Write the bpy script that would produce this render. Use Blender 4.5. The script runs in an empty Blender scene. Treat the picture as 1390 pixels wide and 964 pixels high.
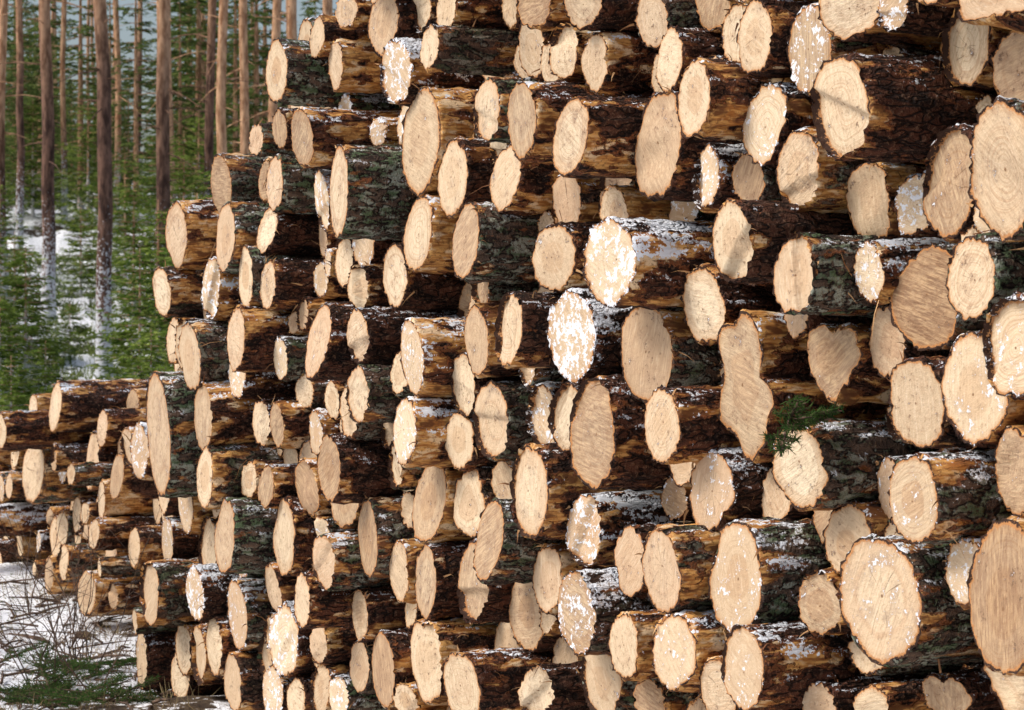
import bpy, math, numpy as np
from mathutils import Vector, Matrix, noise as mnoise
rng=np.random.default_rng(7)
scene=bpy.context.scene
scene.view_settings.view_transform='Standard'; scene.view_settings.look='None'; scene.view_settings.exposure=0

# ------------------------------------------------------------------ camera
D=3.5; EYE=1.5; TH=math.radians(63); PIT=math.radians(0.53); F=3475.0; CXP,CYP=695.,482.
C=np.array([0,-D,EYE])
fw=np.array([-math.sin(TH)*math.cos(PIT),math.cos(TH)*math.cos(PIT),-math.sin(PIT)])
rt=np.array([math.cos(TH),math.sin(TH),0.0]); up=np.cross(rt,fw)
cam=bpy.data.cameras.new("camera"); co=bpy.data.objects.new("camera",cam); scene.collection.objects.link(co)
M=Matrix(((rt[0],up[0],-fw[0],C[0]),(rt[1],up[1],-fw[1],C[1]),(rt[2],up[2],-fw[2],C[2]),(0,0,0,1)))
co.matrix_world=M; cam.sensor_width=36; cam.lens=F/1390*36; cam.clip_end=3000; cam.clip_start=0.05
cam.dof.use_dof=True; cam.dof.focus_distance=7.2; cam.dof.aperture_fstop=13
scene.camera=co
def ray(u,v): return fw+rt*((u-CXP)/F)+up*((CYP-v)/F)
def gpos(u,z):   # plan position at distance z along a bearing
    p=C+z*(fw+rt*((u-CXP)/F)); return p[0],p[1]

# ------------------------------------------------------------------ light
S=np.array([-0.22,-0.80,0.85]); S/=np.linalg.norm(S)
w=bpy.data.worlds.new("World"); scene.world=w; w.use_nodes=True
nt=w.node_tree; sky=nt.nodes.new('ShaderNodeTexSky'); sky.sky_type='NISHITA'; sky.sun_disc=False
sky.sun_elevation=math.asin(S[2]); sky.sun_rotation=math.atan2(S[0],S[1]); sky.air_density=1.0; sky.dust_density=4.0; sky.ozone_density=0.5
bg=nt.nodes['Background']; nt.links.new(sky.outputs[0],bg.inputs[0]); bg.inputs[1].default_value=0.15
sl=bpy.data.lights.new("sun",'SUN'); sl.energy=2.35; sl.angle=math.radians(24); sl.color=(1,0.965,0.92)
so=bpy.data.objects.new("sun",sl); scene.collection.objects.link(so); so.location=(0,-5,20)
so.rotation_euler=Vector(S).to_track_quat('Z','Y').to_euler()

# ------------------------------------------------------------------ node helper
class NT:
    def __init__(s,name):
        s.m=bpy.data.materials.new(name); s.m.use_nodes=True; s.t=s.m.node_tree; s.b=s.t.nodes['Principled BSDF']
        s.out=s.t.nodes['Material Output']
        s.b.inputs['Specular IOR Level'].default_value=0.2
    def setin(s,n,k,v):
        i=n.inputs[k]
        if isinstance(v,bpy.types.NodeSocket): s.t.links.new(v,i)
        elif isinstance(v,(tuple,list)) and i.type=='RGBA' and len(v)==3: i.default_value=(*v,1)
        else: i.default_value=v
    def n(s,ty,props=None,**ins):
        n=s.t.nodes.new('ShaderNode'+ty)
        for k,v in (props or {}).items(): setattr(n,k,v)
        for k,v in ins.items():
            s.setin(n,int(k[1:]) if k[0]=='i' and k[1:].isdigit() else k.replace('_',' '),v)
        return n
    def m_(s,op,a,b=0.0,c=0.0,clamp=False):
        n=s.n('Math',{'operation':op,'use_clamp':clamp},i0=a,i1=b); 
        s.setin(n,2,c); return n.outputs[0]
    def v_(s,op,a,b=(0,0,0)):
        n=s.n('VectorMath',{'operation':op},i0=a,i1=b); return n.outputs[1] if op in('LENGTH','DOT_PRODUCT') else n.outputs[0]
    def noise(s,vec,scale,detail=4,rough=.55,dist=0):
        return s.n('TexNoise',Vector=vec,Scale=scale,Detail=detail,Roughness=rough,Distortion=dist).outputs[0]
    def noise1(s,w,scale,detail=2,rough=.5):
        return s.n('TexNoise',{'noise_dimensions':'1D'},W=w,Scale=scale,Detail=detail,Roughness=rough).outputs[0]
    def mix(s,f,a,b,mode='MIX'):
        n=s.t.nodes.new('ShaderNodeMix'); n.data_type='RGBA'; n.blend_type=mode
        s.setin(n,0,f); s.setin(n,6,a); s.setin(n,7,b); return n.outputs[2]
    def ss(s,x,a,b,lo=0.0,hi=1.0):
        n=s.n('MapRange',{'interpolation_type':'SMOOTHSTEP'},i0=x,i1=a,i2=b,i3=lo,i4=hi); return n.outputs[0]
    def bump(s,h,dist,strength=1.0):
        n=s.n('Bump',Height=h,Distance=dist,Strength=strength); s.t.links.new(n.outputs[0],s.b.inputs['Normal'])
    def sc(s,v,sx,sy,sz): return s.v_('MULTIPLY',v,(sx,sy,sz))

# ---- bark
def mk_bark():
    t=NT('log_bark'); oi=t.n('ObjectInfo'); rnd=oi.outputs['Random']
    sep=t.n('SeparateColor',i0=oi.outputs['Color']); oldv,peel,snowp=sep.outputs; lich=oi.outputs['Alpha']
    oc=t.n('TexCoord').outputs['Object']
    off=t.n('CombineXYZ',i0=t.m_('MULTIPLY',rnd,37.),i1=t.m_('MULTIPLY',rnd,91.),i2=t.m_('MULTIPLY',rnd,53.)).outputs[0]
    p=t.v_('ADD',oc,off)
    ps=t.sc(p,1,.33,1); pf=t.sc(p,1,.10,1)
    fine=t.noise(p,85,2,.75)
    n1=t.noise(ps,12,3,.66)
    yy=t.n('SeparateXYZ',i0=oc).outputs[1]
    nz=t.n('SeparateXYZ',i0=t.n('NewGeometry').outputs['Normal']).outputs[2]
    thr=t.m_('SUBTRACT',.680,t.m_('MULTIPLY',peel,.235))
    nd=t.m_('ADD',t.m_('SUBTRACT',n1,thr),t.m_('ADD',t.m_('MULTIPLY',t.m_('SUBTRACT',fine,.5),.12),t.ss(yy,.09,.0,0,.06)))
    mask=t.ss(nd,0.0,.02)
    med=t.noise(ps,26,2,.65)
    plate=t.noise(t.sc(p,1,.4,1),46,1,.6)
    crev=t.ss(t.m_('ABSOLUTE',t.m_('SUBTRACT',plate,.5)),0.0,.07)
    barkA=t.mix(t.ss(med,.35,.65),(.020,.008,.005),(.110,.038,.020))
    barkB=t.mix(t.ss(med,.35,.65),(.035,.024,.019),(.14,.095,.068))
    bark=t.mix(t.ss(lich,.1,.9),barkA,barkB)
    bark=t.mix(t.ss(fine,.5,.70,0,.6),bark,(.25,.14,.085))
    bark=t.mix(t.m_('MULTIPLY',t.ss(crev,1,0),.85),bark,(.008,.004,.003))
    lm=t.m_('MULTIPLY',t.ss(t.m_('ADD',t.m_('MULTIPLY',plate,.5),t.m_('MULTIPLY',fine,.5)),.49,.56),t.ss(lich,.3,.95))
    bark=t.mix(lm,bark,t.mix(t.ss(med,.4,.6),(.09,.13,.065),(.34,.36,.29)))
    st=t.noise(pf,120,1,.7); st2=t.noise(ps,19,3,.75)
    wood=t.mix(t.ss(st,.3,.7),(.36,.135,.032),(.72,.40,.130))
    wood=t.mix(t.ss(st2,.53,.63),wood,(.76,.56,.34))
    wood=t.mix(t.ss(st2,.48,.38,0,.9),wood,(.13,.045,.018))
    wood=t.mix(t.ss(fine,.52,.66,0,.65),wood,(.20,.08,.03))
    col=t.mix(mask,bark,wood)
    rim=t.m_('MULTIPLY',t.ss(nd,-.035,-.005),t.m_('SUBTRACT',1,mask))
    col=t.mix(t.m_('MULTIPLY',rim,.75),col,(.32,.11,.04))
    sm=t.ss(t.m_('ADD',t.m_('ADD',t.m_('ADD',t.m_('MULTIPLY',med,.6),t.m_('MULTIPLY',fine,.4)),t.m_('MULTIPLY',nz,.12)),t.m_('MULTIPLY',snowp,.15)),.675,.705)
    col=t.mix(sm,col,(.80,.84,.90))
    t.setin(t.b,'Base Color',col); t.setin(t.b,'Roughness',t.m_('SUBTRACT',.85,t.m_('MULTIPLY',mask,.25)))
    h=t.m_('ADD',t.m_('MULTIPLY',t.m_('SUBTRACT',1.1,mask),t.m_('ADD',.45,t.m_('ADD',t.m_('MULTIPLY',crev,.6),t.m_('MULTIPLY',fine,.9)))),t.m_('MULTIPLY',st,.2))
    t.bump(h,.013,1.0)
    return t.m
# ---- end grain
def mk_end():
    t=NT('end_grain'); oi=t.n('ObjectInfo'); rnd=oi.outputs['Random']
    sep=t.n('SeparateColor',i0=oi.outputs['Color']); oldv,peel,snowp=sep.outputs; 
    d=t.n('Attribute',{'attribute_name':'disc'}).outputs['Vector']
    seed=t.m_('MULTIPLY',rnd,77.)
    off=t.n('CombineXYZ',i0=seed,i1=t.m_('MULTIPLY',rnd,31.),i2=t.m_('MULTIPLY',rnd,53.)).outputs[0]
    dp=t.v_('ADD',d,off); oc=t.n('TexCoord').outputs['Object']; op=t.v_('ADD',oc,off)
    rad0=t.v_('LENGTH',d)
    wob=t.noise(dp,1.6,1,.5)
    rad=t.m_('ADD',rad0,t.m_('MULTIPLY',t.m_('SUBTRACT',wob,.5),.16))
    rs_=t.m_('ADD',rad,seed)
    ring=t.noise1(rs_,20.,1,.6); ringf=t.noise1(rs_,58.,0,.5)
    wn=lambda o:t.n('TexWhiteNoise',{'noise_dimensions':'1D'},W=t.m_('ADD',seed,o)).outputs[0]
    r2=wn(0.);r3=wn(3.3);r4=wn(7.7);r5=wn(9.1);r6=wn(12.9)
    sap=t.mix(r2,(.73,.595,.405),(.66,.495,.325))
    heart=t.mix(r3,(.58,.40,.24),(.78,.655,.465))
    hd=t.m_('SUBTRACT',rad,t.m_('ADD',.42,t.m_('MULTIPLY',r3,.28)))
    col=t.mix(t.ss(hd,.03,-.04),sap,heart)
    col=t.mix(t.m_('MULTIPLY',t.ss(t.m_('ABSOLUTE',hd),.08,.0,0,.50),r4),col,(.50,.30,.17))
    rs=t.ss(r5,.1,1.,.12,.55)
    col=t.mix(t.m_('MULTIPLY',t.ss(ring,.48,.66),rs),col,(.50,.32,.19))
    col=t.mix(t.m_('MULTIPLY',t.ss(ringf,.48,.72),t.m_('MULTIPLY',rs,.5)),col,(.46,.29,.17))
    col=t.mix(t.ss(rad0,.78,.95,0,.55),col,(.53,.31,.15))
    bl=t.noise(dp,2.2,4,.72)
    col=t.mix(t.m_('MULTIPLY',t.ss(bl,.48,.66),t.m_('ADD',.25,t.m_('MULTIPLY',r4,.5))),col,t.mix(r2,(.46,.285,.165),(.35,.26,.19)))
    bl2=t.noise(op,60,3,.78)
    col=t.mix(t.ss(bl2,.52,.70,0,.55),col,(.32,.20,.115))
    # whole-face toning: each end has dried to its own shade
    col=t.mix(t.ss(r6,.45,1.,0,.55),col,t.mix(r4,(.47,.33,.205),(.55,.35,.22)))
    ang=t.m_('MULTIPLY',r2,6.28)
    rot=t.n('VectorRotate',{'rotation_type':'Y_AXIS'},Vector=op,Angle=ang).outputs[0]
    saw=t.noise(t.sc(rot,1,1,.10),140,2,.65)
    col=t.mix(t.m_('MULTIPLY',t.ss(saw,.48,.72),t.m_('ADD',.12,t.m_('MULTIPLY',r3,.35))),col,(.42,.275,.165))
    col=t.mix(t.ss(saw,.46,.28,0,.28),col,(.84,.73,.55))
    col=t.mix(t.ss(rad0,.04,.015),col,(.22,.12,.06))
    sx=t.n('SeparateXYZ',i0=d); a=t.m_('ARCTAN2',sx.outputs[1],sx.outputs[0])
    an=t.noise1(t.m_('ADD',t.m_('ADD',a,t.m_('MULTIPLY',wob,.5)),seed),.9,0,.5)
    ck=t.m_('MULTIPLY',t.ss(t.m_('ABSOLUTE',t.m_('SUBTRACT',an,.55)),.007,.002),t.ss(t.m_('ADD',rad0,wob),1.2,.9))
    ck=t.m_('MULTIPLY',ck,t.ss(r4,.45,.5))
    col=t.mix(t.m_('MULTIPLY',ck,.8),col,(.12,.07,.04))
    oc2=t.mix(t.ss(saw,.35,.65),(.44,.275,.14),(.18,.085,.04))
    col=t.mix(t.m_('MULTIPLY',oldv,.85),col,t.mix(t.ss(bl,.4,.6,0,.6),oc2,(.20,.10,.05)))
    dirt=t.m_('ADD',t.m_('MULTIPLY',bl,.5),t.m_('MULTIPLY',bl2,.5))
    col=t.mix(t.ss(dirt,.575,.63,0,.75),col,(.13,.075,.045))
    jag=t.m_('ADD',rad0,t.m_('MULTIPLY',t.m_('SUBTRACT',bl2,.5),.14))
    col=t.mix(t.ss(jag,.910,.940,0,.85),col,(.46,.20,.065))
    col=t.mix(t.ss(jag,.954,.970),col,(.045,.022,.014))
    sm=t.ss(t.m_('ADD',dirt,t.m_('MULTIPLY',snowp,.17)),.650,.680)
    col=t.mix(t.m_('MULTIPLY',sm,.9),col,(.80,.83,.88))
    t.setin(t.b,'Base Color',col); t.setin(t.b,'Roughness',.8)
    t.bump(t.m_('ADD',t.m_('MULTIPLY',saw,.6),bl2),.0045,.9)
    return t.m
BARK=mk_bark(); ENDM=mk_end()

# ------------------------------------------------------------------ log builder
_top={}
def topo(ns,nr,nc):
    k=(ns,nr,nc)
    if k in _top: return _top[k]
    j=np.arange(ns); j2=(j+1)%ns; q=[]; 
    for i in range(nr-1):
        q.append(np.stack([i*ns+j,i*ns+j2,(i+1)*ns+j2,(i+1)*ns+j],1))
    side=np.concatenate(q)
    caps=[]; base=nr*ns; tris=[]
    for c in range(2):
        b=base+c*(nc*ns+1)
        for i in range(nc-1):
            f=np.stack([b+i*ns+j,b+(i+1)*ns+j,b+(i+1)*ns+j2,b+i*ns+j2],1)
            if c: f=f[:,::-1]
            caps.append(f)
        f=np.stack([b+(nc-1)*ns+j,np.full(ns,b+nc*ns),b+(nc-1)*ns+j2],1)
        if c: f=f[:,::-1]
        tris.append(f)
    caps=np.concatenate(caps); tris=np.concatenate(tris)
    loops=np.concatenate([side.ravel(),caps.ravel(),tris.ravel()])
    nq=len(side)+len(caps); tot=np.concatenate([np.full(nq,4),np.full(len(tris),3)])
    st=np.concatenate([[0],np.cumsum(tot)[:-1]])
    mat=np.concatenate([np.zeros(len(side)),np.ones(len(caps)+len(tris))]).astype(np.int32)
    sm=np.ones(len(mat)).astype(bool)
    _top[k]=(loops.astype(np.int32),st.astype(np.int32),tot.astype(np.int32),mat,sm); return _top[k]
YR=np.array([0,.006,.02,.045,.07,.1,.13,.16,.2,.24,.28,.33,.38,.44,.5,.58,.68,.8,1.,1.4,2.,2.7])
CR=np.array([1.0,.965,.93,.85,.7,.5,.3,.12])
def log_mesh(r,L,a,b,kind,hi):
    ns=72 if hi else 32; ys=YR if hi else YR[[0,2,5,9,13,17,19]]; ys=np.append(ys,L); nr=len(ys); nc=len(CR)
    th=np.arange(ns)/ns*2*np.pi
    A=np.zeros(ns)
    amp=dict(n=.037,lobe=.16,heart=.16,jag=.07,split=.05,flat=.045)[kind]
    for k in range(2,7):
        A+=amp*rng.normal()/ (k-.8)*np.cos(k*th+rng.uniform(0,6.28))
    if kind=='lobe': A=.20*np.cos(2*(th-np.pi/2))+.13*np.cos(5*th+1.)+.07*np.cos(3*th+2)+.05*np.cos(8*th+1)
    if kind=='heart': A=.15*np.cos(3*(th+np.pi/2))+.08*np.cos(2*th+.7)+.05*np.cos(5*th+.3)+.04*np.cos(9*th)
    if kind=='jag': A+=.026*rng.normal(size=ns)
    if kind=='split': A+=.10*np.cos(2*(th-np.pi/2))
    if kind=='n' and rng.random()<.3:
        A-=.12*np.exp(-((np.mod(th-rng.uniform(0,6.28)+np.pi,2*np.pi)-np.pi)/.35)**2)
    A=np.clip(A,-.45,.45)
    if kind=='flat':
        for _ in range(rng.integers(1,3)):
            cth=np.cos(th-rng.uniform(0,6.28)); A=np.minimum(A,np.where(cth>.05,rng.uniform(.55,.8)/np.maximum(cth,.05),9)-1)
    nz=rng.normal(size=(nr,ns))
    nz=(nz+np.roll(nz,1,1)+np.roll(nz,-1,1))/1.7
    long=rng.normal(size=ns); long=(long+np.roll(long,1))/1.5
    R=r*(1+A[None,:]*np.exp(-ys[:,None]*(1.2 if kind in('lobe','heart') else (8 if kind=='flat' else 0))))*(1+.02*ys[:,None])+ .0028*nz + .0020*long[None,:]
    R[0]-=.0035*np.abs(rng.normal(size=ns)); 
    for _ in range(rng.integers(0,4)):
        y0=rng.uniform(.05,.6); t0=rng.uniform(0,6.28)
        R+=r*.10*np.exp(-((ys[:,None]-y0)/.03)**2-((np.mod(th-t0+np.pi,2*np.pi)-np.pi)[None,:]/.2)**2)
    X=R*np.cos(th); Z=R*np.sin(th)
    fall=np.clip(1-ys/.5,0,1)[:,None]
    Y=ys[:,None]+(a*X+b*Z)*fall
    Y[0]+=.003*rng.normal(size=ns)
    vs=[np.stack([X,Y,Z],2).reshape(-1,3)]
    dv=[np.stack([np.tile(np.cos(th),nr),np.tile(np.sin(th),nr),np.ones(nr*ns)],1)]
    px,pz=rng.normal(size=2)*.09*r
    ph=rng.uniform(0,6.28,4); kk=rng.normal(size=(3,2))*(14 if kind=='n' else 30); am=.0018 if kind=='n' else .005
    step=rng.random()<.28; sa=rng.uniform(0,6.28); sd=rng.uniform(-.3,.5)*r; sh=rng.uniform(.006,.024)
    for c in range(2):
        i=0 if c==0 else nr-1
        ft=np.fft.rfft(R[i]); ft[6:]=0; Rs=np.fft.irfft(ft,ns)
        wt=np.clip((CR-.8)/.2,0,1)[:,None]; Rr=R[i][None]*wt+Rs[None]*(1-wt)
        cx=px*(1-CR[:,None])+Rr*np.cos(th)*CR[:,None]; cz=pz*(1-CR[:,None])+Rr*np.sin(th)*CR[:,None]
        if c==0:
            rel=sum(np.sin(kk[q,0]*cx+kk[q,1]*cz+ph[q]) for q in range(3))*am*(1-CR[:,None]**4)
            if step: rel=rel+sh*np.clip((cx*math.cos(sa)+cz*math.sin(sa)-sd)/(.12*r),0,1)*(CR[:,None]<.97)
            cy=a*cx+b*cz+rel; cy[0]=Y[0]; cc=np.array([px,cy[-1].mean(),pz])
        else:
            cy=np.full(cx.shape,L); cc=np.array([px,L,pz])
        vs.append(np.stack([cx,cy,cz],2).reshape(-1,3)); vs.append(cc[None])
        dv.append(np.stack([(CR[:,None]*np.cos(th)).ravel(),(CR[:,None]*np.sin(th)).ravel(),np.zeros(nc*ns)],1)); dv.append(np.zeros((1,3)))
    V=np.concatenate(vs).astype(np.float32); DV=np.concatenate(dv).astype(np.float32)
    loops,st,tot,mat,sm=topo(ns,nr,nc)
    me=bpy.data.meshes.new('cut_log'); me.vertices.add(len(V)); me.vertices.foreach_set('co',V.ravel())
    me.loops.add(len(loops)); me.loops.foreach_set('vertex_index',loops)
    me.polygons.add(len(st)); me.polygons.foreach_set('loop_start',st); me.polygons.foreach_set('loop_total',tot)
    me.polygons.foreach_set('material_index',mat); me.polygons.foreach_set('use_smooth',sm)
    at=me.attributes.new('disc','FLOAT_VECTOR','POINT')
    DV[:,2]=0; at.data.foreach_set('vector',DV.ravel())
    me.materials.append(BARK); me.materials.append(ENDM); me.update(calc_edges=True)
    return me
LOGS=[]
def add_log(x,y,z,r,a=0,b=0,kind='n',old=None,peel=None,snow=None,lich=None,hi=True):
    me=log_mesh(r,rng.uniform(3.0,3.3),a,b,kind,hi)
    o=bpy.data.objects.new('cut_log',me); scene.collection.objects.link(o)
    o.location=(x,y,z); o.rotation_euler=(rng.normal()*.012,0,rng.normal()*.022)
    if old is None: old=rng.uniform(0,.06) if rng.random()<.78 else rng.uniform(.15,.8)
    if peel is None: peel=rng.choice([rng.uniform(0,.3),rng.uniform(.3,.65),rng.uniform(.65,1)],p=[.40,.34,.26])
    if snow is None: snow=rng.uniform(0,.2) if rng.random()<.82 else rng.uniform(.45,.8)
    if lich is None: lich=rng.uniform(0,.3) if rng.random()<.70 else rng.uniform(.4,1)
    o.color=(old,peel,snow,lich)
    LOGS.append((x,y,z,r,a,b)); return o

# survey of the visible log ends : bearing u,v ; apparent width,height ; face setback ; shape
f_,m_,b_=-.12,0.,.10
H=[
(1152,5,95,105,m_),(1140,145,80,150,f_),(1100,65,62,125,m_),(1024,52,52,108,m_),(1380,95,70,115,b_,'n',.5),(1362,230,90,190,f_,'jag'),
(1288,247,72,158,m_),(1180,277,75,105,b_,'flat',.2),(1085,230,62,112,m_),(1038,172,60,115,m_),(942,135,44,108,f_),(958,243,44,92,m_),
(930,298,40,82,b_),(993,327,55,115,f_),(1078,365,52,112,f_),(1318,377,70,118,f_),(1258,405,105,150,b_,'n',1.),(1180,382,46,88,m_),
(1375,470,85,145,f_),(1322,527,95,160,m_),(1245,547,82,125,m_),(1200,455,50,110,b_,'n',.3),(1135,482,80,125,m_,'heart',.75),(955,415,55,110,m_,'jag'),
(1010,525,88,195,m_,'lobe',.55),(875,483,70,140,m_,'n',.3),(775,455,70,130,m_,'n',.3),(825,345,75,125,f_),(835,262,55,80,b_,'flat',.3),(892,200,65,155,m_,'jag',.3),
(775,187,50,105,f_),(708,163,40,108,f_),(660,147,38,90,m_),(686,242,45,95,m_),(613,238,42,108,m_),(770,272,45,80,b_),(752,350,62,95,m_),
(632,328,42,105,f_),(568,317,38,108,m_),(572,190,55,145,m_,'n',.4),(460,260,30,125,f_,'n',.1),(885,28,50,80,m_),(790,5,65,70,m_),
(765,70,42,78,m_),(717,85,42,65,b_),(725,5,60,70,m_),(808,85,40,80,m_),(908,82,36,90,m_),(605,15,30,60,m_),(655,5,50,60,b_),
(583,60,27,62,f_),(537,102,46,90,m_),(522,30,42,90,m_),(470,15,30,50,m_),(570,12,30,70,b_),(455,85,22,70,m_),(430,60,20,60,m_),
(375,95,28,92,f_,'n',.3),(445,130,25,50,b_),(513,180,35,40,b_),(410,187,32,80,f_),(380,172,20,55,m_),(348,190,22,45,m_),
(360,245,20,60,b_),(373,250,26,80,m_),(437,272,20,85,m_),(302,272,28,95,m_),(240,313,28,95,f_,'n',.2),(305,340,26,105,m_),(333,305,22,60,b_),
(362,318,24,70,m_),(287,388,28,85,m_,'n',.2),(332,370,22,90,m_),(362,385,22,70,m_),(320,447,28,90,f_),(435,380,24,50,b_),(467,355,28,70,b_),
(485,395,30,65,m_),(432,460,32,105,f_),(485,457,28,80,f_),(562,490,32,110,f_),(535,375,32,90,m_),(558,388,30,60,b_),(690,447,36,105,f_),
(655,415,38,70,b_,'jag',.3),(645,470,35,100,m_,'n',.35),(627,528,34,90,m_),(665,570,45,108,m_),(737,568,45,92,m_,'jag'),(805,587,80,165,f_,'split',.75),
(900,592,52,105,f_),(915,672,42,62,b_,'n',.7),(965,663,62,112,m_),(1087,645,78,118,f_),(1052,680,50,85,b_),(1152,715,70,110,m_),
(1240,678,68,130,f_),(1205,672,42,90,b_),(1378,640,50,130,m_,'jag',.5),(1365,810,90,215,f_,'n',.85),(1195,815,112,178,f_),(1182,882,60,70,b_),
(1285,950,110,85,m_,'heart',.6),(998,777,78,150,f_),(898,765,55,120,f_),(853,770,42,100,m_),(790,715,50,100,m_),(720,672,56,125,f_),
(680,662,35,65,b_),(640,665,45,100,m_,'jag'),(622,592,42,80,m_),(583,680,45,120,m_,'n',.5),(552,588,35,95,f_),(553,655,22,50,b_),
(664,753,42,112,f_),(642,790,45,110,m_),(742,782,42,95,m_),(783,825,50,118,f_),(717,838,50,110,m_),(767,898,40,75,b_),(847,877,42,92,f_),
(915,885,60,112,f_),(815,925,60,100,m_),(1010,912,58,118,f_),(882,952,50,65,m_),(1110,952,90,60,m_,'jag'),(628,917,50,100,f_),
(672,952,60,60,m_),(725,935,48,75,m_,'jag'),(575,790,28,105,m_,'n',.5),(578,895,45,120,m_),(540,765,28,85,m_),(532,705,40,60,b_),
(500,740,30,110,m_,'n',.7),(520,910,35,105,m_),(488,905,30,75,m_),(440,752,34,80,f_),(410,815,26,74,f_),(385,725,28,110,m_,'n',.3),
(372,790,24,70,m_),(415,670,28,90,m_,'jag',.7),(447,640,32,95,f_),(395,610,22,50,b_),(485,535,30,75,f_),(450,553,22,55,b_),(470,580,20,50,b_),
(430,580,22,65,m_),(412,530,28,50,b_),(380,490,22,60,m_),(376,570,20,65,m_),(356,592,22,65,m_),(322,515,26,75,m_),
(277,553,27,95,f_),(258,487,28,100,f_),(235,462,22,65,m_),(278,643,27,85,f_),(215,590,32,160,f_,'n',.3),(224,670,18,60,m_),
(250,680,22,85,m_),(338,650,24,55,m_),(360,660,22,60,m_),(305,728,30,105,f_,'n',.4),(285,770,28,100,m_),(262,800,25,75,m_),
(322,835,24,100,m_),(385,870,46,100,m_,'jag'),(205,805,28,90,f_),(227,735,17,70,m_),(432,875,24,60,m_),(435,935,30,70,m_),(370,940,30,80,m_),
(245,935,28,70,m_),(192,905,18,80,m_,'n',.3),(250,875,22,75,m_),(270,885,25,85,m_),(290,885,25,85,m_),(312,910,25,80,m_),(550,952,35,50,m_),
(460,945,30,60,m_),(402,950,25,60,m_),
]
H=[tuple(h)+('n',0.)[len(h)-5:] if len(h)<7 else h for h in H]
U=np.array([h[0] for h in H],float); Vp=np.array([h[1] for h in H],float); Wp=np.array([h[2] for h in H],float); Hp=np.array([h[3] for h in H],float)
Y0=np.array([h[4] for h in H])+rng.normal(size=len(H))*.025; Y=Y0.copy()
rays=fw[None]+rt[None]*((U-CXP)/F)[:,None]+up[None]*((CYP-Vp)/F)[:,None]
ox=np.zeros(len(H)); oz=np.zeros(len(H))
def place():
    t=(Y-C[1])/rays[:,1]; P=C[None]+t[:,None]*rays
    return P[:,0]+ox,P[:,2]+oz,Hp/2*t/F*.985
dxdy=rays[:,0]/rays[:,1]
for it in range(700):
    X,Z,R=place()
    dx=X[:,None]-X[None]; dz=Z[:,None]-Z[None]; ds=np.sqrt(dx*dx+dz*dz)+1e-6
    pen=np.clip((R[:,None]+R[None])*.96-ds,0,None); np.fill_diagonal(pen,0)
    fx=(pen*dx/ds).sum(1)*.35; fz=(pen*dz/ds).sum(1)*.35
    Y+=np.clip(fx*.6/dxdy,-.02,.02)+(Y0-Y)*.004; ox+=fx*.35-ox*.012; oz+=fz*.8-oz*.012
    Y=np.clip(Y,-.24,.19); ox=np.clip(ox,-.08,.08); oz=np.clip(oz,-.05,.05)
X,Z,R=place()
circ=[]
for i,h in enumerate(H):
    rho=math.cos(TH)+math.sin(TH)*(U[i]-CXP)/F
    a=float(np.clip((Wp[i]/Hp[i]-rho)/.89*.95,-.22,.30)); kind=h[5]
    kw={}
    if h[0]==775 and h[1]==455: kw=dict(snow=.95)
    if h[0] in(460,215,305,375): kw=dict(lich=1.0,peel=.1)
    if h[0]==385 and h[1]==870: kw=dict(snow=.7)
    if h[0] in(998,1010,1240,915,1195) and h[1]>600: kw=dict(snow=.45)
    rr=R[i]*(.86 if kind in('lobe','heart','split') else 1.0)
    add_log(X[i],Y[i],max(Z[i],rr),rr,a,rng.normal()*.07,kind,old=h[6] if h[6]>0 else None,**kw)
    circ.append((X[i],Z[i],R[i],Y[i]))

def bp(u,v,y):
    d=ray(u,v); t=(y-C[1])/d[1]; return C+t*d
def pack(circ,inside,xr,zr,rmax,rmin,npts,seed):
    g=np.random.default_rng(seed)
    px=g.uniform(*xr,npts); pz=g.uniform(*zr,npts); k=inside(px,pz); px=px[k]; pz=pz[k]
    cl=pz.copy()
    for c in circ: cl=np.minimum(cl,np.hypot(px-c[0],pz-c[1])-c[2])
    new=[]
    while True:
        mx=cl.max()
        if mx<rmin: break
        r=min(g.uniform(.075,rmax),mx*.999)
        ok=np.where(cl>=r)[0]; j=ok[np.argmin(cl[ok]+g.uniform(0,.004,len(ok)))]
        r=min(cl[j],r*1.03)
        x,z=px[j],pz[j]; new.append((x,z,r)); cl=np.minimum(cl,np.hypot(px-x,pz-z)-r)
    return new
# main stack outline
bd=[bp(u,v,0.) for u,v in [(365,60),(345,150),(300,230),(255,300),(228,380),(222,440),(195,520),(192,600),(190,700),(188,800),(190,880),(195,955)]]
bz=np.array([p[2] for p in bd])[::-1]; bx=np.array([p[0] for p in bd])[::-1]
def inside1(x,z):
    zz=np.minimum(z,10); xl=np.interp(zz,bz,bx); xl=np.where(z>bz[-1],bx[-1]+.15+(z-bz[-1])*2.5,xl)
    top=3.05+.12*np.sin(x*1.7)+.06*np.sin(x*5)
    return (x>xl+.12)&(z<top-.1)&(x<1.6)
new=pack(circ,inside1,(-11,1.6),(0,3.2),.135,.042,30000,3)
HX=np.array([c[0] for c in circ]); HZ=np.array([c[1] for c in circ]); HY=np.array([c[3] for c in circ])
for (x,z,r) in new:
    nb=(np.abs(HX-x)<.30)&(np.abs(HZ-z)<.22)
    if nb.sum()>=2: y=float(np.mean(HY[nb]))+rng.uniform(.02,.20)
    else: y=rng.normal()*.09
    vis=x<-3.6 and z>.35
    add_log(x,y,z,r*.985,rng.normal()*.09,rng.normal()*.08,str(rng.choice(['n','jag','flat'],p=[.72,.14,.14])),hi=vis)
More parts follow.
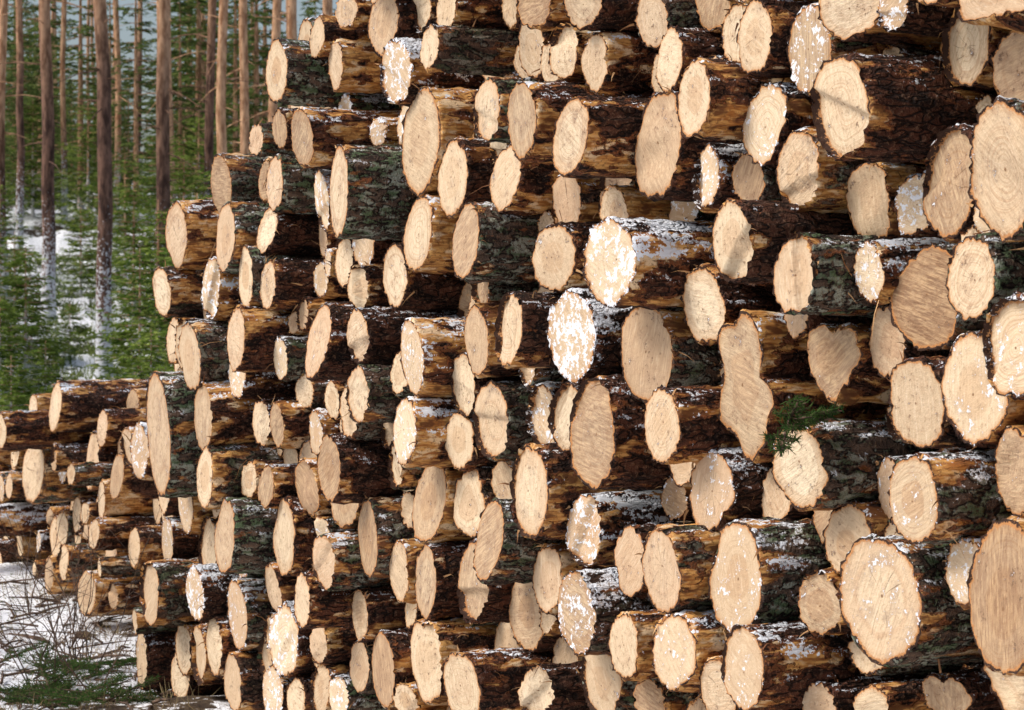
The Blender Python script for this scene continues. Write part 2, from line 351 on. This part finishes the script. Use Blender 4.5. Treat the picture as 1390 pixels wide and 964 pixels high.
# ------- second, lower stack further along
H2=[(125,625,26,85,-.15),(170,620,28,65,-.1),(75,552,20,70,-.2),(45,640,18,90,-.2),(45,553,25,38,0),(140,695,22,62,-.1),(105,700,20,55,0),
(20,615,25,50,0),(75,730,18,60,0),(85,780,20,45,0),(100,772,16,40,0),(150,757,20,62,-.1),(135,790,15,55,0),(150,812,14,50,0),(170,838,20,40,0),(30,585,20,40,.1),(12,665,18,50,0),(28,700,18,50,0),(8,715,18,50,0)]
Yb=0.85; c2=[]
for (u,v,ww,hh,dy) in H2:
    d=ray(u,v); t=(Yb+dy-C[1])/d[1]; p=C+t*d; r=hh/2*t/F
    if all(np.hypot(p[0]-q[0],p[2]-q[1])>(r+q[2])*.86 for q in c2):
        c2.append((p[0],p[2],r,Yb+dy)); add_log(p[0],Yb+dy,max(p[2],r),r*.97,rng.normal()*.06,rng.normal()*.06,peel=rng.uniform(.5,1))
tl=[bp(0,585,Yb),bp(55,560,Yb),bp(75,525,Yb),bp(195,520,Yb)]
tx=np.array([-19]+[p[0] for p in tl]+[-9.7]); tz=np.array([.5]+[p[2] for p in tl]+[1.25])
def inside2(x,z): return (z<np.interp(x,tx,tz)-.06)&(x<-10.6)&(x>-18.5+z)
new2=pack(c2,inside2,(-19,-10.4),(0,1.4),.125,.05,9000,5)
for (x,z,r) in new2:
    add_log(x,Yb+rng.normal()*.19,z,r*.98,rng.normal()*.08,rng.normal()*.06,peel=rng.uniform(.3,1),hi=True)

# ------------------------------------------------------------------ generic cards
def cards_mesh(P,Dv,Wv,taper=.35):
    return np.stack([P-Wv*.5,P+Wv*.5,P+Dv+Wv*.5*taper,P+Dv-Wv*.5*taper],1).reshape(-1,3)
def mesh_from(name,quads,mats,tubeV=None,tubeF=None):
    nV=0 if tubeV is None else len(tubeV)
    V=np.concatenate([tubeV,quads]) if nV else quads
    nq=len(quads)//4; nt=0 if tubeF is None else len(tubeF)
    L=np.arange(nq*4)+nV
    loops=np.concatenate([tubeF.ravel(),L]) if nt else L
    me=bpy.data.meshes.new(name); me.vertices.add(len(V)); me.vertices.foreach_set('co',V.astype(np.float32).ravel())
    me.loops.add(len(loops)); me.loops.foreach_set('vertex_index',loops.astype(np.int32))
    npoly=nq+nt; me.polygons.add(npoly); me.polygons.foreach_set('loop_start',(np.arange(npoly)*4).astype(np.int32)); me.polygons.foreach_set('loop_total',np.full(npoly,4,np.int32))
    me.polygons.foreach_set('material_index',np.concatenate([np.zeros(nt),np.ones(nq)]).astype(np.int32) if nt else np.zeros(nq,np.int32))
    me.polygons.foreach_set('use_smooth',np.concatenate([np.ones(nt),np.zeros(nq)]).astype(bool))
    for m in mats: me.materials.append(m)
    me.update(calc_edges=True); return me
def tube(pts,rad,ns=8):
    pts=np.asarray(pts,float); n=len(pts); T=np.gradient(pts,axis=0); T/=np.linalg.norm(T,axis=1)[:,None]+1e-9
    ref=np.array([1,0,0.]) if abs(T[0][0])<.8 else np.array([0,1.,0])
    A=np.cross(T,ref); A/=np.linalg.norm(A,axis=1)[:,None]+1e-9; B=np.cross(T,A)
    th=np.arange(ns)/ns*2*np.pi
    V=pts[:,None]+np.asarray(rad)[:,None,None]*(A[:,None]*np.cos(th)[None,:,None]+B[:,None]*np.sin(th)[None,:,None])
    j=np.arange(ns); j2=(j+1)%ns
    Fc=np.concatenate([np.stack([i*ns+j,i*ns+j2,(i+1)*ns+j2,(i+1)*ns+j],1) for i in range(n-1)])
    return V.reshape(-1,3),Fc
def join(tubes):
    Vs=[];Fs=[];o=0
    for v,f in tubes: Vs.append(v); Fs.append(f+o); o+=len(v)
    return np.concatenate(Vs),np.concatenate(Fs)

def foliage(name,c1,c2,c3,scale=1.2):
    t=NT(name); oc=t.n('TexCoord').outputs['Object']; rnd=t.n('ObjectInfo').outputs['Random']
    p=t.v_('ADD',oc,t.n('CombineXYZ',i0=t.m_('MULTIPLY',rnd,50.),i1=t.m_('MULTIPLY',rnd,20.)).outputs[0])
    n=t.noise(p,scale,1,.6); n2=t.noise(p,scale*9,0,.6)
    col=t.mix(t.ss(n,.35,.65),c1,c2); col=t.mix(t.ss(n2,.45,.7),col,c3)
    col=t.mix(t.m_('MULTIPLY',rnd,.45),col,c1)
    d=t.n('BsdfDiffuse',Color=col); tr=t.n('BsdfTranslucent',Color=col); ms=t.n('MixShader',i0=.35,i1=d.outputs[0],i2=tr.outputs[0]); t.t.links.new(ms.outputs[0],t.out.inputs[0]); return t.m
SPR=foliage('spruce_needles',(.055,.09,.03),(.14,.20,.055),(.27,.33,.095),.7)
YSP=foliage('young_spruce_needles',(.06,.11,.022),(.17,.25,.045),(.33,.40,.10),1.5)
PIN=foliage('pine_needles',(.04,.08,.03),(.07,.13,.05),(.12,.17,.07),.8)
SPG=foliage('sprig_needles',(.03,.065,.02),(.06,.12,.03),(.11,.16,.05),6)
def mk_trunk():
    t=NT('pine_bark'); oi=t.n('ObjectInfo'); rnd=oi.outputs['Random']; oc=t.n('TexCoord').outputs['Object']
    p=t.v_('ADD',oc,t.n('CombineXYZ',i0=t.m_('MULTIPLY',rnd,50.),i1=t.m_('MULTIPLY',rnd,20.)).outputs[0])
    n=t.noise(t.sc(p,1,1,.3),12,3,.65); n2=t.noise(t.sc(p,1,1,.15),3,1,.5)
    z=t.n('SeparateXYZ',i0=oc).outputs[2]
    low=t.mix(t.ss(n,.35,.65),(.040,.021,.016),(.18,.10,.07)); hi=t.mix(t.ss(n,.3,.7),(.25,.12,.06),(.62,.38,.225))
    hz=t.m_('ADD',z,t.m_('ADD',t.m_('MULTIPLY',n2,3.),t.m_('MULTIPLY',oi.outputs['Alpha'],8.)))
    col=t.mix(t.ss(hz,5.,9.),low,hi)
    sm=t.ss(t.m_('SUBTRACT',t.noise(p,22,3,.75),t.m_('MULTIPLY',z,.14)),.33,.39)
    col=t.mix(t.m_('MULTIPLY',sm,.85),col,(.66,.69,.73))
    t.setin(t.b,'Base Color',col); t.setin(t.b,'Roughness',.9); return t.m
TRK=mk_trunk()
def simple(name,c1,c2,scale):
    t=NT(name); oc=t.n('TexCoord').outputs['Object']; n=t.noise(oc,scale,2,.6)
    t.setin(t.b,'Base Color',t.mix(t.ss(n,.35,.65),c1,c2)); t.setin(t.b,'Roughness',.85); return t.m
TWG=simple('twig_bark',(.04,.026,.02),(.15,.095,.065),30)

# ------------------------------------------------------------------ terrain
def terrain(x,y):
    s=-x+.1*np.maximum(y-6,0)
    h=np.interp(s,[-1e4,16,22,33,47,66,90,130,400],[0,0,.22,.85,2.4,4.6,6.2,7.5,9])
    h2=np.interp(y,[-1e4,8,30,60,400],[0,0,.8,2,5])
    return np.maximum(h,h2*.8)
def tnoise(x,y):
    d=math.hypot(x,y+D)
    if d>420: return 0.
    k=min(max((d-9)/20,0),1)
    return mnoise.fractal(Vector((x*.22,y*.22,0)),1.,2.,5)*.55*k+mnoise.fractal(Vector((x*1.3,y*1.3,4)),1.,2.,4)*(.05+.10*k)
def tz_(x,y): return float(terrain(np.array(x),np.array(y)))+tnoise(x,y)
def ground():
    rad=np.concatenate([[0],np.geomspace(1,9,14),np.geomspace(9.1,120,240),np.geomspace(125,1500,40)])
    az=np.concatenate([np.linspace(-180,-105,60,endpoint=False),np.linspace(-105,-35,520,endpoint=False),np.linspace(-35,180,140,endpoint=False)])*np.pi/180
    na=len(az); XX=(rad[:,None]*np.sin(az)).ravel(); YY=(-D+rad[:,None]*np.cos(az)).ravel()
    ZZ=terrain(XX,YY)+np.array([tnoise(x,y) for x,y in zip(XX.tolist(),YY.tolist())])
    V=np.column_stack([XX,YY,ZZ]); j=np.arange(na); j2=(j+1)%na
    Fc=np.concatenate([np.stack([i*na+j,(i+1)*na+j,(i+1)*na+j2,i*na+j2],1) for i in range(len(rad)-1)])[:,::-1]
    t=NT('snowy_forest_floor'); oc=t.n('TexCoord').outputs['Object']
    n=t.noise(oc,.55,4,.62); n2=t.noise(oc,7,4,.7); n3=t.noise(oc,40,2,.7)
    dirt=t.mix(t.ss(n2,.35,.65),(.045,.030,.020),(.16,.11,.06)); dirt=t.mix(t.ss(n,.50,.60),dirt,t.mix(n3,(.04,.07,.018),(.14,.16,.045)))
    s=t.m_('ADD',t.m_('MULTIPLY',n,.5),t.m_('MULTIPLY',n2,.5))
    sm=t.ss(s,.445,.47); sm=t.m_('MULTIPLY',sm,t.ss(n3,.64,.57))
    col=t.mix(sm,dirt,t.mix(n2,(.74,.78,.84),(.90,.91,.93)))
    t.setin(t.b,'Base Color',col); t.setin(t.b,'Roughness',.8); t.bump(t.m_('ADD',t.m_('MULTIPLY',n2,.7),t.m_('MULTIPLY',n3,.3)),.05,.7)
    me=mesh_from('ground',np.zeros((0,3)),[t.m],V,Fc)
    o=bpy.data.objects.new('ground',me); scene.collection.objects.link(o)
ground()

# ------------------------------------------------------------------ spruces
def nrm(a): return a/(np.linalg.norm(a,axis=-1,keepdims=True)+1e-9)
def spruce(name,Hh,Rm,nlev,nb,ncard,clen,cwid,mat,g,droop=.35,base=.06):
    tubes=[tube([[0,0,-.3],[0,0,Hh*.5],[0,0,Hh]],[Hh*.011+.01,Hh*.007,.004],8)]
    P=[];Dd=[];Wd=[]
    for l in range(nlev):
        fz=base+(1-base)*(l+g.uniform(-.3,.3))/nlev; fz=min(max(fz,.02),.985); z=Hh*fz
        Lb=Rm*(1-fz)**.75*g.uniform(.75,1.15)+.05*Rm
        for k in range(nb):
            if g.random()<.12: continue
            a=g.uniform(0,2*np.pi); L=Lb*g.uniform(.55,1.1); dr=droop*g.uniform(.6,1.4)*(1-fz*.9)
            n=max(int(ncard*(L/Rm)),4); s=g.uniform(.12,1,n)**.8
            dirv=np.array([math.cos(a),math.sin(a),0])
            pos=dirv[None]*(s*L)[:,None]+np.array([0,0,1.])*(z-dr*L*(s**1.3)+.18*L*s**3)[:,None]
            side=np.array([-math.sin(a),math.cos(a),0])
            sg=g.choice([-1,1],n); spread=g.uniform(.3,1.2,n)
            dd=nrm(dirv[None]*g.uniform(.4,1,n)[:,None]+side[None]*(sg*spread)[:,None]+np.array([0,0,1.])*g.uniform(-.55,.15,n)[:,None])
            ln=clen*g.uniform(.5,1.3,n)*(1.15-.5*s)
            wv=nrm(np.cross(dd,np.array([0,0,1.])+g.normal(size=(n,3))*.6))*(cwid*g.uniform(.6,1.3,n))[:,None]
            P.append(pos+g.normal(size=(n,3))*.02*Rm); Dd.append(dd*ln[:,None]); Wd.append(wv)
            if k%2==0: tubes.append(tube([[0,0,z],dirv*L*.5+[0,0,z-dr*L*.4],dirv*L*.95+[0,0,z-dr*L*.9+.12*L]],[.006+Hh*.0015,.004+Hh*.0008,.002],4))
    P=np.concatenate(P);Dd=np.concatenate(Dd);Wd=np.concatenate(Wd)
    tv,tf=join(tubes)
    return mesh_from(name,cards_mesh(P,Dd,Wd),[TRK,mat],tv,tf)
g=np.random.default_rng(11)
SP=[spruce('spruce_%d'%i,1*h,rr,32,8,22,.46,.10,SPR,g) for i,(h,rr) in enumerate([(13,2.1),(11,1.8),(15,2.2)])]
YS=[spruce('young_%d'%i,h,rr,20,10,36,.11,.028,YSP,g,droop=.1,base=.03) for i,(h,rr) in enumerate([(2.2,.8),(1.7,.8),(2.6,.9)])]
forest=bpy.data.objects.new('distant_spruce_forest',None); scene.collection.objects.link(forest)
def far(u,z,s):
    x,y=gpos(u,z); o=bpy.data.objects.new('spruce',SP[g.integers(3)]); scene.collection.objects.link(o); o.parent=forest
    o.location=(x,y,tz_(x,y)-.1); o.scale=(s*g.uniform(.9,1.2),)*2+(s,); o.rotation_euler=(0,0,g.uniform(0,6.28))
for i in range(150): far(g.uniform(-1600,1900),g.uniform(62,150),g.uniform(.30,.85))
for i in range(50): far(g.uniform(-80,480),g.uniform(75,150),g.uniform(.3,.65))
for u,z,s in [(30,62,.42),(110,64,.5),(185,60,.45),(245,63,.55),(320,62,.5),(275,70,.6),(60,72,.5),(-40,60,.5),(150,70,.45),(360,66,.55),(5,68,.4)]: far(u,z,s)
YL=[(0,28,.80,1),(35,30,.85,0),(95,38,.55,1),(190,31,.95,0),(215,32,1.05,2),(248,29,1.05,0),(268,33,1.05,2),(182,38,1.0,2),(228,40,1.05,0),(15,25,.6,1),
 (20,36,.85,0),(62,29,.55,1),(205,26,.7,1),(0,44,.9,2),(110,46,.8,0),(250,46,1.1,2),(290,36,1.1,2),(325,38,1.1,2),(170,50,1.,2),(215,54,1.1,2),(-60,30,1.,2),(-120,34,1.,0),(380,40,1.1,2),(270,56,1.2,2),(243,25,.7,1),(120,60,1.2,2),(45,62,1.1,2),(140,55,1.,0)]
for (u,z,s,k) in YL:
    x,y=gpos(u,z); o=bpy.data.objects.new('young_spruce_tree',YS[k]); scene.collection.objects.link(o)
    o.location=(x,y,tz_(x,y)-.05); o.scale=(s*1.25,s*1.25,s); o.rotation_euler=(0,0,g.uniform(0,6.28))
# ------------------------------------------------------------------ pines
def pine(g):
    Hh=20.; zs=np.linspace(-.4,Hh,24); wob=np.cumsum(g.normal(size=(24,2))*.024,0); wob-=wob[1]
    pts=np.column_stack([wob,zs]); rad=.5*(1-.72*np.clip(zs/Hh,0,1))*(1+.25*np.exp(-np.clip(zs,0,None)/.25)); 
    tubes=[]; P=[];Dd=[];Wd=[]
    def ctr(z): return np.array([np.interp(z,zs,pts[:,0]),np.interp(z,zs,pts[:,1]),z])
    for i in range(26):
        z=g.uniform(2.5,11); a=g.uniform(0,6.28); L=g.uniform(.15,1.0); c=ctr(z); d=np.array([math.cos(a),math.sin(a),g.uniform(-.5,.3)])
        tubes.append(tube([c,c+d*L*.5,c+d*L+[0,0,-.1*L]],[.014,.010,.004],4))
    for i in range(46):
        z=g.uniform(11.5,19.8); a=g.uniform(0,6.28); L=(1.9*math.sin(min((z-10.5)/9*2.2+.4,3.0))+.3)*g.uniform(.6,1.1); c=ctr(z)
        d=np.array([math.cos(a),math.sin(a),g.uniform(0,.5)]); e=c+d*L
        tubes.append(tube([c,c+d*L*.5,e],[.03,.018,.006],5))
        n=60; s=g.uniform(.35,1.05,n); pos=c+d*(s*L)[:,None]+g.normal(size=(n,3))*.22
        dd=nrm(d[None]+g.normal(size=(n,3))*.8); P.append(pos); Dd.append(dd*g.uniform(.14,.28,n)[:,None]); Wd.append(nrm(np.cross(dd,g.normal(size=(n,3))))*.06)
    return pts,rad,tubes,cards_mesh(np.concatenate(P),np.concatenate(Dd),np.concatenate(Wd))
PV=[pine(g) for i in range(4)]
_pc={}
def add_pine(u,z,dia,hi=.5):
    k=int(g.integers(4)); dia=round(dia,2)
    if (k,dia) not in _pc:
        pts,rad,tubes,q=PV[k]; tv,tf=join([tube(pts,rad*dia,20)]+tubes); _pc[(k,dia)]=mesh_from('pine_tree',q,[TRK,PIN],tv,tf)
    x,y=gpos(u,z); o=bpy.data.objects.new('pine_tree',_pc[(k,dia)]); scene.collection.objects.link(o)
    o.location=(x,y,tz_(x,y)); o.rotation_euler=(g.normal()*.008,g.normal()*.008,g.uniform(0,6.28)); o.color=(1,1,1,hi)
PL=[(5,14,45,.3),(26,11,55,.1),(66,18,42,.1),(88,8,62,.5),(141,21,35,.05),(158,9,60,.9),(183,8,75,.1),(213,20,40,.1),(231,11,55,.6),(250,8,70,.6),
(288,13,46,.1),(302,14,44,.8),(342,13,50,1.),(369,14,45,.8),(392,9,60,.8),(408,14,44,1.),(445,12,50,.8),(120,5,85,.3),(-30,14,45,.3),(-75,16,38,.4),(-130,14,50,.4)]
for (u,wp,z,hi) in PL: add_pine(u,z,wp*z/F*1.05,hi)
for i in range(42):
    u=g.uniform(-1500,1900); z=g.uniform(60,110)
    if -20<u<430: z=g.uniform(95,130)
    add_pine(u,z,float(g.choice([.16,.2,.24])),g.random())

# ------------------------------------------------------------------ near ground litter, brush
g=np.random.default_rng(21)
def spray(P0,a,L,g,P,Dd,Wd,tubes,rise=.2):
    d=np.array([math.cos(a),math.sin(a),rise]); d=nrm(d); side=nrm(np.cross(d,[0,0,1.])); upv=np.cross(side,d)
    tubes.append(tube([P0,P0+d*L*.5,P0+d*L+np.array([0,0,-.08*L])],[.006,.004,.002],5))
    segs=[(P0,P0+d*L)]
    for s in np.linspace(.15,.95,9):
        for sg in(-1,1):
            l=L*.42*(1.1-s)*g.uniform(.7,1.2); b=P0+d*L*s; e=b+nrm(d*.8+side*sg+upv*g.uniform(-.3,.3))*l; segs.append((b,e)); tubes.append(tube([b,(b+e)/2,e],[.0025,.002,.001],3))
    for b,e in segs:
        l=np.linalg.norm(e-b); n=int(l*420); 
        if n<2: continue
        s=g.random(n); ax=(e-b)/l; pos=b+(e-b)*s[:,None]
        dd=nrm(ax*.7+nrm(g.normal(size=(n,3)))*.9); P.append(pos); Dd.append(dd*g.uniform(.012,.022,n)[:,None]); Wd.append(nrm(np.cross(dd,g.normal(size=(n,3))))*.0035)
def finish(name,P,Dd,Wd,tubes,mats):
    tv,tf=join(tubes); me=mesh_from(name,cards_mesh(np.concatenate(P),np.concatenate(Dd),np.concatenate(Wd)),mats,tv,tf)
    o=bpy.data.objects.new(name,me); scene.collection.objects.link(o); return o
P=[];Dd=[];Wd=[];tb=[]
for i in range(24):
    u=g.normal()*45+100; z=g.uniform(10.,11.6); x,y=gpos(u,z)
    spray(np.array([x,y,tz_(x,y)+g.uniform(0,.06)]),g.uniform(0,6.28),g.uniform(.2,.42),g,P,Dd,Wd,tb,g.uniform(-.05,.4))
finish('fallen_spruce_branches',P,Dd,Wd,tb,[TWG,SPG])
tb=[]
for i in range(12):
    u=g.uniform(-40,150); z=g.uniform(10.6,13.6); x,y=gpos(u,z); y=min(y,.35); base=np.array([x,y,tz_(x,y)-.02])
    for k in range(g.integers(2,5)):
        d=np.array([g.normal()*.35,g.normal()*.35,1.]); L=g.uniform(.3,.85); pts=[base]
        for s in range(5): d=nrm(d+g.normal(size=3)*.18); pts.append(pts[-1]+d*L/5)
        tb.append(tube(pts,np.linspace(.0035,.001,6),4))
        for q in range(3):
            b=pts[g.integers(2,6)]; e=b+nrm(d+g.normal(size=3)*.7)*L*.3; tb.append(tube([b,(b+e)/2+g.normal(size=3)*.01,e],[.0016,.0012,.0007],3))
for i in range(220):   # twigs and bark lying in the snow
    u=g.uniform(-60,220); z=g.uniform(9.6,15); x,y=gpos(u,z); zz=tz_(x,y)+.01; a=g.uniform(0,6.28); L=g.uniform(.05,.30); q=g.uniform(.5,2.0)
    e=np.array([x+math.cos(a)*L,y+math.sin(a)*L,zz+g.uniform(0,.04)]); tb.append(tube([[x,y,zz],[(x+e[0])/2+g.normal()*.02,(y+e[1])/2,zz+.02],e],[.004*q,.003*q,.0015*q],4))
tv,tf=join(tb); o=bpy.data.objects.new('bare_brushwood',mesh_from('brushwood',np.zeros((0,3)),[TWG],tv,tf)); scene.collection.objects.link(o)
def litter(name,n,ur,zr,hh,mat,wid,lean=.6):
    P=[];Dd=[];Wd=[]
    for i in range(n):
        u=g.uniform(*ur); z=g.uniform(*zr); x,y=gpos(u,z); k=g.integers(8,22)
        zz=tz_(x,y); pos=np.column_stack([x+g.normal(size=k)*.07,y+g.normal(size=k)*.07,np.full(k,zz-.01)])
        dd=nrm(np.column_stack([g.normal(size=k)*lean,g.normal(size=k)*lean,np.ones(k)])); P.append(pos); Dd.append(dd*hh*g.uniform(.4,1.2,k)[:,None]); Wd.append(nrm(np.cross(dd,g.normal(size=(k,3))))*wid)
    me=mesh_from(name,cards_mesh(np.concatenate(P),np.concatenate(Dd),np.concatenate(Wd)),[mat]); o=bpy.data.objects.new(name,me); scene.collection.objects.link(o)
GRS=simple('dry_grass_blades',(.14,.10,.05),(.34,.26,.13),3)
HTH=simple('heather_leaves',(.05,.08,.02),(.19,.23,.055),2)
litter('dry_grass',220,(-150,260),(9.8,22),.10,GRS,.004)
litter('heather_undergrowth',1800,(-200,330),(22,55),.20,HTH,.022,.8)

# ------------------------------------------------------------------ bark shreds on the stack
g=np.random.default_rng(31); quads=[]
LL=[l for l in LOGS if l[0]<-3.6]
for i in range(4200):
    x,y,z,r,a,b=LL[g.integers(len(LL))]
    t0=g.uniform(-.6,3.3) if g.random()<.8 else g.uniform(0,6.28); yy=g.uniform(0,.35)**1.3 if g.random()<.6 else 0.
    c=np.array([math.cos(t0),0,math.sin(t0)]); p=np.array([x,y+yy+(a*c[0]+b*c[2])*r*max(0,1-yy/.5),z])+c*r*1.01
    d=nrm(c*g.uniform(.0,.7)+np.array([g.normal()*.4,-g.uniform(-.6,1.),g.normal()*.4])); L=g.uniform(.012,.05) if g.random()<.88 else g.uniform(.05,.14)
    wv=nrm(np.cross(d,c+g.normal(size=3)*.4))*g.uniform(.0015,.008); sag=np.array([0,0,-1.])
    p1=p
    for s in range(3):
        d2=nrm(d+sag*.35*s+g.normal(size=3)*.15); p2=p1+d2*L/3; w2=wv*(1-.25*(s+1))
        quads.append([p1-wv/2,p1+wv/2,p2+w2/2,p2-w2/2]); p1=p2; wv=w2
q=np.array(quads).reshape(-1,3)
SHR=simple('bark_shred_fibre',(.16,.06,.025),(.60,.36,.17),9)
o=bpy.data.objects.new('bark_shreds',mesh_from('bark_shreds',q,[SHR])); scene.collection.objects.link(o)
P=[];Dd=[];Wd=[];tb=[]; p=bp(1085,585,-.12)
for k in range(5): spray(p+g.normal(size=3)*.02,g.uniform(-.9,.9),g.uniform(.10,.17),g,P,Dd,Wd,tb,g.uniform(-.3,.5))
finish('spruce_sprig',P,Dd,Wd,tb,[TWG,SPG])
